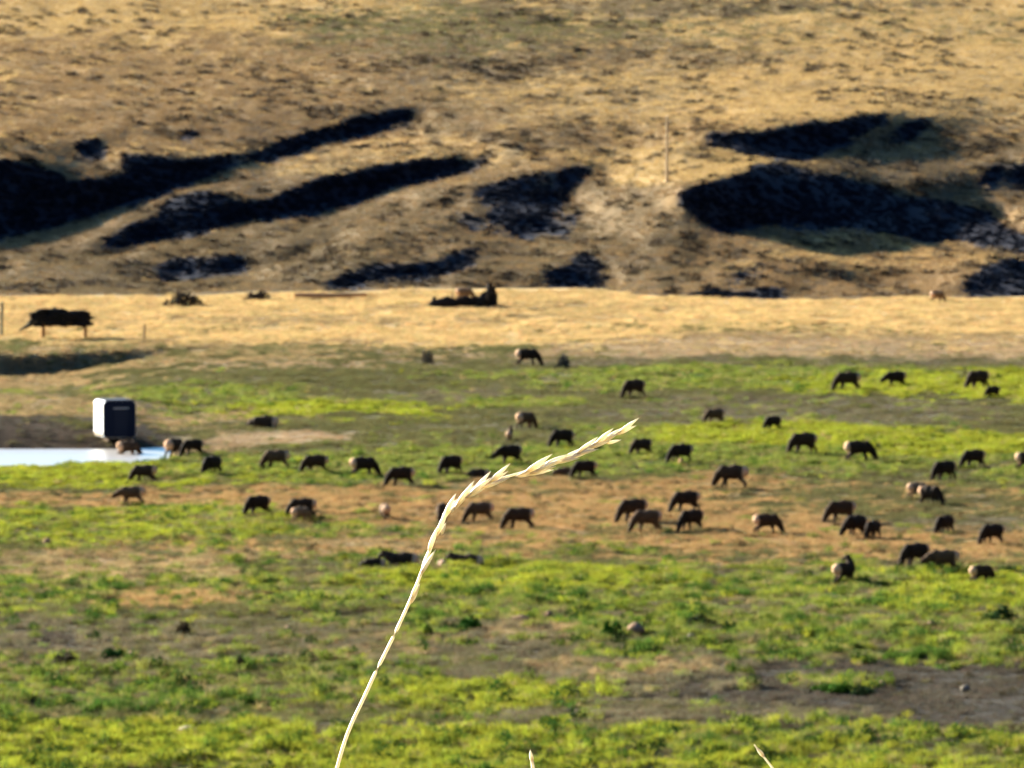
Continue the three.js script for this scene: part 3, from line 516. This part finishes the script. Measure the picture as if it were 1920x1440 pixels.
// ---------------------------------------------------------------- hut, fallen tree, rack, pole, posts
{
  const o = thing('hut', 'small boxy white hut with a dark front beside the pond', 'hut', at(216, 824), 0);
  o.position.y -= 0.05;
  const white = mat(0.8, 0.78, 0.74, 0.5), navy = mat(0.010, 0.014, 0.028, 0.9), trim = mat(0.016, 0.02, 0.034, 0.9), roofM = mat(0.05, 0.055, 0.07, 0.9), greyP = mat(0.35, 0.36, 0.38, 0.6), wood = mat(0.12, 0.08, 0.05);
  o.rotation.y = rad(17);
  const slab = (w, h, r, d, bev) => { const q = new THREE.Shape(), a = w / 2, b = h / 2; q.moveTo(-a + r, -b); q.lineTo(a - r, -b); q.quadraticCurveTo(a, -b, a, -b + r); q.lineTo(a, b - r); q.quadraticCurveTo(a, b, a - r, b); q.lineTo(-a + r, b); q.quadraticCurveTo(-a, b, -a, b - r); q.lineTo(-a, -b + r); q.quadraticCurveTo(-a, -b, -a + r, -b); return new THREE.ExtrudeGeometry(q, { depth: d, bevelEnabled: true, bevelSize: bev, bevelThickness: bev, bevelSegments: 2, curveSegments: 8 }); };
  mesh('wall', slab(2.5, 2.7, 0.34, 2.4, 0.03).translate(0, 1.6, -1.2), white, o);
  const front = mesh('front_panel', slab(2.44, 2.64, 0.32, 0.05, 0.02).translate(0, 1.6, 1.24), navy, o);
  const door = mesh('door', slab(1.0, 1.95, 0.06, 0.03, 0.012).translate(0.1, 1.36, 1.315), trim, front);
  mesh('frame', slab(1.16, 0.06, 0.02, 0.03, 0.008).translate(0.1, 2.42, 1.315), greyP, front);
  for (const y of [0.7, 1.55, 2.35]) mesh('seam', new THREE.BoxGeometry(0.02, 0.035, 2.2).translate(-1.285, y, 0), greyP, o);
  mesh('grime', new RoundedBoxGeometry(0.02, 0.22, 2.1, 2, 0.008).translate(-1.283, 0.52, 0), mat(0.3, 0.2, 0.13), o);
  const rf = new RoundedBoxGeometry(2.1, 0.1, 2.5, 2, 0.045); rf.translate(0, 2.985, 0); mesh('roof', rf, roofM, o);
  const w = new RoundedBoxGeometry(0.06, 0.55, 0.8, 2, 0.025); w.translate(-1.275, 1.75, 0.55); const win = mesh('window', w, greyP, o);
  const pn = new THREE.BoxGeometry(0.02, 0.42, 0.66); pn.translate(-1.308, 1.75, 0.55); mesh('pane', pn, mat(0.02, 0.03, 0.04, 0.1), win);
  for (const s of [-0.8, 0.8]) { const k = new THREE.BoxGeometry(0.2, 0.26, 2.6); k.translate(s, 0.12, 0); mesh('skid', k, wood, o); }
}
{
  const bark = mat(0.022, 0.018, 0.015), pale = mat(0.34, 0.22, 0.13);
  const o = thing('fallen_tree', 'dark fallen tree with its root plate upright on the golden grass', 'fallen tree', at(868, 578), 0); o.scale.set(1, 1.22, 1);
  const R = (n) => rr(-n, n), lump = [];
  for (let i = 0; i < 40; i++) { const x = rr(-2.9, 1.9), h = rr(0.3, 0.75) * (Math.abs(x + 0.6) < 0.5 ? 0.6 : 1); lump.push(tubeOf([[x, 0.2, R(0.3)], [x + R(0.2), h, 0.1 + R(0.3)], [x + R(0.45), h + rr(0.05, 0.3), R(0.35)]], [0.16, 0.14, 0.03], 5)); }
  mesh('broken_branches', mergeGeometries(lump), bark, o);
  mesh('trunk', tubeOf([[2.4, 0.6, 0], [1.6, 0.45, 0.05], [0.9, 0.34, 0.05], [0.2, 0.46, 0.1], [-0.6, 0.3, 0.15], [-1.4, 0.42, 0.2], [-2.2, 0.3, 0.2], [-3.0, 0.18, 0.25], [-3.6, 0.06, 0.3]], [0.7, 0.5, 0.4, 0.52, 0.36, 0.5, 0.36, 0.22, 0.06], 9), bark, o);
  const roots = [tubeOf([[2.1, 0.9, 0], [2.7, 0.9, 0]], [0.9, 0.7], 9)];
  for (let i = 0; i < 26; i++) { const a = i / 26 * 6.283, l = rr(0.7, 1.25) * (Math.sin(a) > 0 ? 1.15 : 0.7); roots.push(tubeOf([[2.4, 0.9, 0], [2.5 + R(0.15), 0.9 + Math.sin(a) * l * 0.6, Math.cos(a) * l * 0.6], [2.55 + R(0.3), Math.max(0.05, 0.9 + Math.sin(a) * l), Math.cos(a) * l]], [0.3, 0.2, 0.05], 6)); }
  for (let i = 0; i < 22; i++) { const x = rr(1.8, 3.0), t = rr(1.2, 1.85) - 0.3 * Math.abs(x - 2.5); roots.push(tubeOf([[x, 0.05, R(0.4)], [x + R(0.1), t * 0.7, R(0.3)], [x + R(0.3), t, R(0.3)]], [0.3, 0.27, 0.07], 6)); }
  mesh('root_plate', mergeGeometries(roots), bark, o);
  for (let i = 0; i < 26; i++) { const x = rr(-2.4, 1.8), l = rr(0.4, 1.1), s = rnd() < 0.5 ? -1 : 1; mesh('branch', tubeOf([[x, 0.4, 0.15], [x - l * 0.5, 0.55 + R(0.15), 0.15 + s * l * 0.4], [x - l, 0.45 + R(0.4), 0.15 + s * l * 0.7]], [0.2, 0.15, 0.04], 6), bark, o); }
  mesh('broken_stub', tubeOf([[-0.95, 0.6, 0.2], [-0.9, 1.0, 0.2], [-0.95, 1.25, 0.25]], [0.13, 0.1, 0.03], 6), pale, o);
}
{
  const wood = mat(0.42, 0.25, 0.11), dk = mat(0.018, 0.016, 0.014);
  const p = at(112, 636), o = thing('feeding_rack', 'old rack of dark brush heaped on two pale posts, at the left on golden grass', 'rack', p, 0);
  for (const x of [-1.45, 2.15]) mesh('post', tubeOf([[x, -0.1, 0], [x + 0.02, 1.0, 0], [x, 2.15, 0]], [0.22, 0.19, 0.17], 7), wood, o);
  mesh('beam', tubeOf([[-1.9, 1.55, 0.05], [2.6, 1.62, 0.05]], [0.14, 0.13], 7), wood, o);
  const heap = [];
  for (let i = 0; i < 260; i++) { const x = rr(-2.2, 2.4), top = 1.75 + 1.0 * Math.sin(clamp((x + 2.5) / 5) * 3.14) ** 0.22 * 0.8 - (Math.abs(x - 0.75) < 0.4 ? 0.35 : 0) + 0.16 * fbm(x * 2, 3, 2), y = rr(1.15, top), z = rr(-0.5, 0.5), a = rr(-0.6, 0.6), l = rr(0.3, 0.7); heap.push(tubeOf([[x - l * Math.cos(a), y - l * Math.sin(a) * 0.5, z], [x, y + 0.06, z + rr(-0.1, 0.1)], [x + l * Math.cos(a), y + l * Math.sin(a) * 0.5, z]], [0.06, 0.16, 0.04], 5)); }
  mesh('brush_heap', mergeGeometries(heap), dk, o);
  const dr = []; for (let i = 0; i < 60; i++) { const l = rr(0.5, 1.6), z = rr(-0.3, 0.3); dr.push(tubeOf([[-1.9, rr(1.5, 2.0), z], [-2.2 - l * 0.4, 1.5 - l * 0.25, z], [-2.3 - l * 0.75, 1.35 - l * 0.4, z]], [0.18, 0.17, 0.07], 5)); }
  mesh('hanging_brush', mergeGeometries(dr), mat(0.06, 0.055, 0.04), o);
}
{
  const w = mat(0.62, 0.44, 0.25), o = thing('pole', 'tall pale wooden pole on the knoll of the hillside', 'pole', onHill(1250, 344));
  mesh('shaft', tubeOf([[0, -0.5, 0], [0.01, 3, 0], [0.02, 6.6, 0]], [0.17, 0.15, 0.12], 10), w, o);
  mesh('cap', tubeOf([[0.02, 6.6, 0], [0.02, 6.68, 0]], [0.135, 0.09], 10), w, o);
  for (const [y, a] of [[4.6, 0.3], [5.6, -0.2]]) mesh('peg', tubeOf([[0.02, y, 0], [0.34, y + 0.04, a * 0.3]], [0.03, 0.025], 6), w, o);
}
function post(px, py, h, r, label, c) { const o = thing('fence_post', label, 'post', at(px, py), 0, 'old posts on the golden grass'); const m = mat(...c); mesh('shaft', tubeOf([[0, -0.1, 0], [0.02, h * 0.5, 0.01], [0.05, h, 0]], [r, r * 0.92, r * 0.85], 8), m, o); mesh('top', tubeOf([[0.05, h, 0], [0.06, h + 0.06, 0]], [r * 0.85, r * 0.4], 8), m, o); }
post(3, 630, 2.9, 0.14, 'tall grey green post cut by the left edge of the picture', [0.16, 0.16, 0.11]);
post(270, 642, 1.5, 0.12, 'short tan post with a darker top right of the brush rack', [0.3, 0.19, 0.09]);
{
  const w = mat(0.42, 0.22, 0.11), o = thing('rail', 'long fallen orange tan rail at the foot of the hill left of the fallen tree', 'rail', at(622, 562));
  mesh('beam', tubeOf([[-3.3, 0.42, 0], [0, 0.38, 0.1], [3.2, 0.46, 0]], [0.22, 0.2, 0.17], 7), w, o);
  mesh('end_block', new RoundedBoxGeometry(0.5, 0.55, 0.4, 2, 0.08).translate(-3.2, 0.3, 0), w, o);
  for (const x of [-1.2, 1.6]) mesh('support', tubeOf([[x, -0.1, 0.05], [x, 0.35, 0.05]], [0.12, 0.1], 6), w, o);
}
// single shrubs that can be told apart
const shrubs = [bushGeo(240, 0.75, 0.085), bushGeo(240, 0.6, 0.09)];
function shrub(px, py, w, h, c, label) {
  const o = thing('shrub', label, 'shrub', at(px, py), rr(0, 6));
  const m = leafMat(0.1); m.color.setRGB(...c);
  const f = mesh('foliage', shrubs[names.shrub % 2], m, o); f.scale.set(w * 1.15, h * 1.9, w);
  for (let i = 0; i < 3; i++) mesh('stem', tubeOf([[rr(-0.05, 0.05), -0.1, rr(-0.05, 0.05)], [rr(-0.2, 0.2) * w, h * 0.5, rr(-0.2, 0.2) * w]], [0.03, 0.015], 5), mat(0.08, 0.06, 0.04), o);
}
shrub(345, 574, 3.4, 0.9, [0.06, 0.045, 0.032], 'wide dark brown shrub at the hill foot on the left, right of the brush rack');
shrub(481, 565, 2.0, 0.8, [0.05, 0.036, 0.03], 'dark brown shrub at the hill foot left of the fallen rail');
shrub(801, 683, 1.0, 0.8, [0.10, 0.085, 0.06], 'small grey shrub between the golden and olive grass, left of the far elk');
shrub(1057, 690, 1.1, 1.0, [0.11, 0.10, 0.075], 'small grey shrub right of the farthest dark elk');
shrub(803, 1196, 0.75, 0.55, [0.018, 0.05, 0.010], 'round dark green weed right beside the stalk stem');
shrub(880, 1184, 1.3, 0.75, [0.022, 0.075, 0.008], 'dark green leafy weed clump right of the round dark weed');
shrub(125, 1256, 1.8, 0.7, [0.045, 0.036, 0.02], 'dark brown weed clump at the left below the tan grass');
shrub(215, 1238, 1.3, 0.6, [0.02, 0.07, 0.012], 'deep green weed clump right of the dark brown clump');
shrub(1880, 1170, 1.6, 0.75, [0.02, 0.045, 0.012], 'dark green weed clump in lime grass at the right edge');
shrub(1896, 1078, 0.9, 0.5, [0.022, 0.05, 0.016], 'small dark green weed on rusty ground at the right edge');
shrub(1310, 1176, 1.9, 0.5, [0.025, 0.035, 0.012], 'long low dark weed clump in the middle of the near green');
shrub(1370, 1190, 0.8, 0.65, [0.022, 0.06, 0.012], 'dark green weed just right of the long low clump');
shrub(1145, 1200, 1.1, 0.75, [0.025, 0.085, 0.010], 'bright edged deep green weed left of the grey stone');
shrub(345, 1195, 0.9, 0.8, [0.05, 0.036, 0.02], 'brown weed in the left foreground above grey ground');
shrub(450, 1262, 0.7, 0.7, [0.04, 0.036, 0.02], 'small dark weed in the left foreground centre');
shrub(1180, 1420, 1.5, 0.5, [0.06, 0.05, 0.03], 'dark brown weed hollow at the bottom edge right of centre');
shrub(1620, 1306, 1.4, 0.4, [0.02, 0.04, 0.012], 'dark weed at the edge of the bare soil patch');
shrub(1560, 1300, 2.2, 0.45, [0.05, 0.12, 0.010], 'bright green weed clump left on the bare soil patch');

// stones
function stone(px, py, w, h, c, label) {
  const g0 = new THREE.IcosahedronGeometry(0.5, 2); const p = g0.attributes.position, k = rr(0, 50);
  for (let i = 0; i < p.count; i++) { const x = p.getX(i), y = p.getY(i), z = p.getZ(i), f = 1 + 0.28 * fbm(x * 3 + k, y * 3 + z * 2.3, 2); p.setXYZ(i, x * f * w * 0.85, y * f * h * 1.15, z * f * w * 0.7); }
  const g = mergeVertices(g0.deleteAttribute('normal').deleteAttribute('uv')); g.computeVertexNormals();
  const o = mesh('stone', g, mat(...c)); o.position.set(...at(px, py)); o.position.y += h * 0.55; o.rotation.y = rr(0, 3); tag(o, label, 'stone');
}
const PK = [0.26, 0.15, 0.095], GR = [0.17, 0.135, 0.10];
stone(1192, 1194, 1.3, 0.7, PK, 'pinkish stone among green weeds in the near meadow, largest of its kind');
stone(975, 1168, 1.3, 0.4, PK, 'flat pinkish stone right of the stalk in the near green');
stone(1030, 1160, 0.6, 0.4, PK, 'small pink stone right of the flat pinkish one');
stone(350, 1384, 1.4, 0.55, [0.34, 0.26, 0.17], 'broad tan stone at the lower left above lime grass');
stone(430, 1374, 0.45, 0.45, [0.4, 0.2, 0.12], 'small orange stone right of the broad tan stone');
stone(1655, 1292, 0.6, 0.42, PK, 'pale pink stone at the upper edge of the bare soil patch');
stone(1810, 1300, 0.7, 0.4, GR, 'grey stone on the bare soil patch');
stone(245, 1236, 0.45, 0.4, PK, 'small pink stone in the left foreground by dark green weeds');
stone(1090, 1092, 0.5, 0.4, GR, 'tiny stone at the far edge of the near green');
stone(885, 1243, 0.8, 0.35, PK, 'pair sized pink stone right of the stem in grey ground');
stone(540, 1188, 0.7, 0.4, PK, 'pinkish stone left of the stem in the near green');
stone(1296, 1203, 0.6, 0.42, GR, 'grey stone right of the largest pinkish stone');
stone(1277, 874, 0.5, 0.5, [0.45, 0.25, 0.12], 'small orange lit stone under a dark elk right of the stalk tip');
stone(88, 1024, 0.7, 0.45, PK, 'pink stone in yellow green grass at the left edge');
stone(1745, 1178, 0.9, 0.35, PK, 'long pink stone in the green at the right');
stone(1680, 1214, 0.6, 0.4, GR, 'grey tan stone below the long pink one on the right');

// ---------------------------------------------------------------- the near stalk of dry grass
{
  const D = 4.8, straw = new THREE.MeshPhysicalMaterial({ roughness: 0.6, vertexColors: true, transmission: 0.5, thickness: 0, side: THREE.DoubleSide }); straw.color.setRGB(0.96, 0.88, 0.68);
  const stemMat = new THREE.MeshPhysicalMaterial({ roughness: 0.5, transmission: 0.4, thickness: 0, side: THREE.DoubleSide }); stemMat.color.setRGB(0.95, 0.86, 0.66);
  const near = (px, py, dz = 0) => { const r = rayDir(px, py), t = (D + dz) / r[2]; return new THREE.Vector3(r[0] * t, EYE + r[1] * t, -(D + dz)); };
  const path = [[632, 1440], [690, 1292], [742, 1185], [775, 1112], [806, 1032], [830, 976], [872, 930], [922, 903], [985, 884], [1050, 862], [1102, 838], [1150, 814], [1180, 801]];
  const root = near(632, 1440); root.x -= 0.10; root.y = meadow(root.x, D) - 0.01;
  const o = thing('grass_stalk', 'single pale dry grass stalk with a nodding seed head close to the camera', 'grass stalk', [root.x, root.y, root.z]);
  const pts = path.map(([a, b], i) => near(a, b, 0.0008 * Math.max(0, i - 3)).sub(root));
  const low = new THREE.Vector3(0, 0, 0), mid = pts[0].clone().multiplyScalar(0.5).add(new THREE.Vector3(-0.016, 0, 0));
  const curve = new THREE.CatmullRomCurve3([low, mid, ...pts]), N = 90, cp = curve.getPoints(N);
  mesh('stem', tubeOf(cp.map((p) => p.toArray()), cp.map((_, i) => lerp(0.00080, 0.0004, i / N)), 8), stemMat, o);
  function floret(L, W) { const rows = 7, seg = 8, pos = [], idx = []; for (let i = 0; i < rows; i++) { const t = i / (rows - 1), w = W * Math.pow(Math.sin(Math.PI * Math.pow(t, 0.75) * 0.97 + 0.05), 0.8) * (1 - 0.2 * t); for (let k = 0; k < seg; k++) { const a = k / seg * 6.283; pos.push(t * L, Math.cos(a) * w, Math.sin(a) * w * 0.75); } } for (let i = 0; i + 1 < rows; i++) for (let k = 0; k < seg; k++) { const a = i * seg + k, b = i * seg + (k + 1) % seg; idx.push(a, a + seg, b, b, a + seg, b + seg); } const col = []; for (let i = 0; i < rows; i++) for (let k = 0; k < seg; k++) { const t = i / (rows - 1), e = (k % 2 ? 0.86 : 1) * (1 - 0.5 * sst(0.22, 0, t)) * (1 - 0.25 * sst(0.85, 1, t)); col.push(e, e * lerp(0.84, 1, sst(0, 0.4, t)), e * lerp(0.62, 1, sst(0, 0.5, t))); } return geo(pos, idx, col); }
  // spikelets: base on the picture, direction in degrees, length in pixels, florets, side
  const SPK = [[768, 1134, 66, 46, 2], [787, 1080, 66, 66, 2], [803, 1035, 70, 62, 1], [815, 1010, 62, 56, 2], [828, 972, 52, 50, 2], [846, 962, 74, 16, 1], [848, 958, 48, 62, 2], [872, 934, 40, 62, 3], [900, 916, 38, 62, 3], [926, 905, 20, 32, 2], [966, 894, 26, 62, 3], [984, 890, 14, 62, 3], [1012, 876, 26, 56, 2], [1036, 868, 18, 56, 3], [1064, 860, 32, 52, 3], [1080, 852, 16, 44, 2], [1102, 840, 34, 52, 3], [1128, 828, 30, 40, 2], [1136, 832, 10, 34, 1], [1152, 816, 33, 50, 2], [827, 1004, 80, 30, 1]];
  for (const [px, py, dir0, len, n] of SPK) {
    const gs = [], tan0 = (() => { let b = 0, bd = 1e9; path.forEach((q, i) => { const e = Math.hypot(q[0] - px, q[1] - py); if (i && e < bd) { bd = e; b = i; } }); return Math.atan2(path[b - 1][1] - path[Math.min(b + 1, path.length - 1)][1], path[Math.min(b + 1, path.length - 1)][0] - path[b - 1][0]) * 180 / Math.PI; })(), dir = tan0 + 0.6 * (dir0 - tan0);
    for (let i = 0; i < n; i++) {
      const L = len * rr(0.82, 1.05) / F * D, a = rad(dir + (i - (n - 1) / 2) * 9 + rr(-3, 3)), g = floret(L, (len > 35 ? 4.7 : 3.6) / F * D * rr(0.85, 1.1));
      g.applyMatrix4(new THREE.Matrix4().makeRotationZ(a).multiply(new THREE.Matrix4().makeRotationY(rr(-0.3, 0.3)))); const s = i * 9 / F * D; g.translate(Math.cos(rad(dir)) * s, Math.sin(rad(dir)) * s, (i - 1) * 0.0006); gs.push(g);
    }
    const p = near(px, py).sub(root), m = mesh('spikelet', mergeGeometries(gs), straw, o); m.position.copy(p);
  }
  // two more stalk tips that only just reach into view
  for (const [a, b, c, d, w, label] of [[1414, 1396, 1452, 1444, 2.6, 'pale dry stem tip slanting in at the bottom edge right of centre'], [996, 1418, 1000, 1444, 4, 'tiny pale seed tip poking in at the bottom edge near centre']]) {
    const p0 = near(a, b), p1 = near(c, d), q = p1.clone().add(p1.clone().sub(p0).multiplyScalar(6)); q.y = meadow(q.x, D) - 0.01; q.x = p1.x + (p1.x - p0.x) * 4;
    const s = thing('grass_stalk', label, 'grass stalk', q.toArray());
    mesh('stem', tubeOf([[0, 0, 0], p1.clone().sub(q).multiplyScalar(0.6).add(new THREE.Vector3(0.004, 0, 0)).toArray(), p1.clone().sub(q).toArray(), p0.clone().sub(q).toArray()], [w * 1.2, w, w, w * 0.5].map((v) => v / F * D), 8), stemMat, s);
    const g = floret(26 / F * D, 4.2 / F * D); g.rotateZ(Math.atan2(p0.y - p1.y, p0.x - p1.x)); const m = mesh('spikelet', g, straw, s); m.position.copy(p0.clone().lerp(p1, 0.5).sub(q));
  }
}

const skyOnly = new THREE.Scene(); skyOnly.add(sky.clone());
scene.environment = new THREE.PMREMGenerator(renderer).fromScene(skyOnly).texture;
renderer.render(scene, camera);
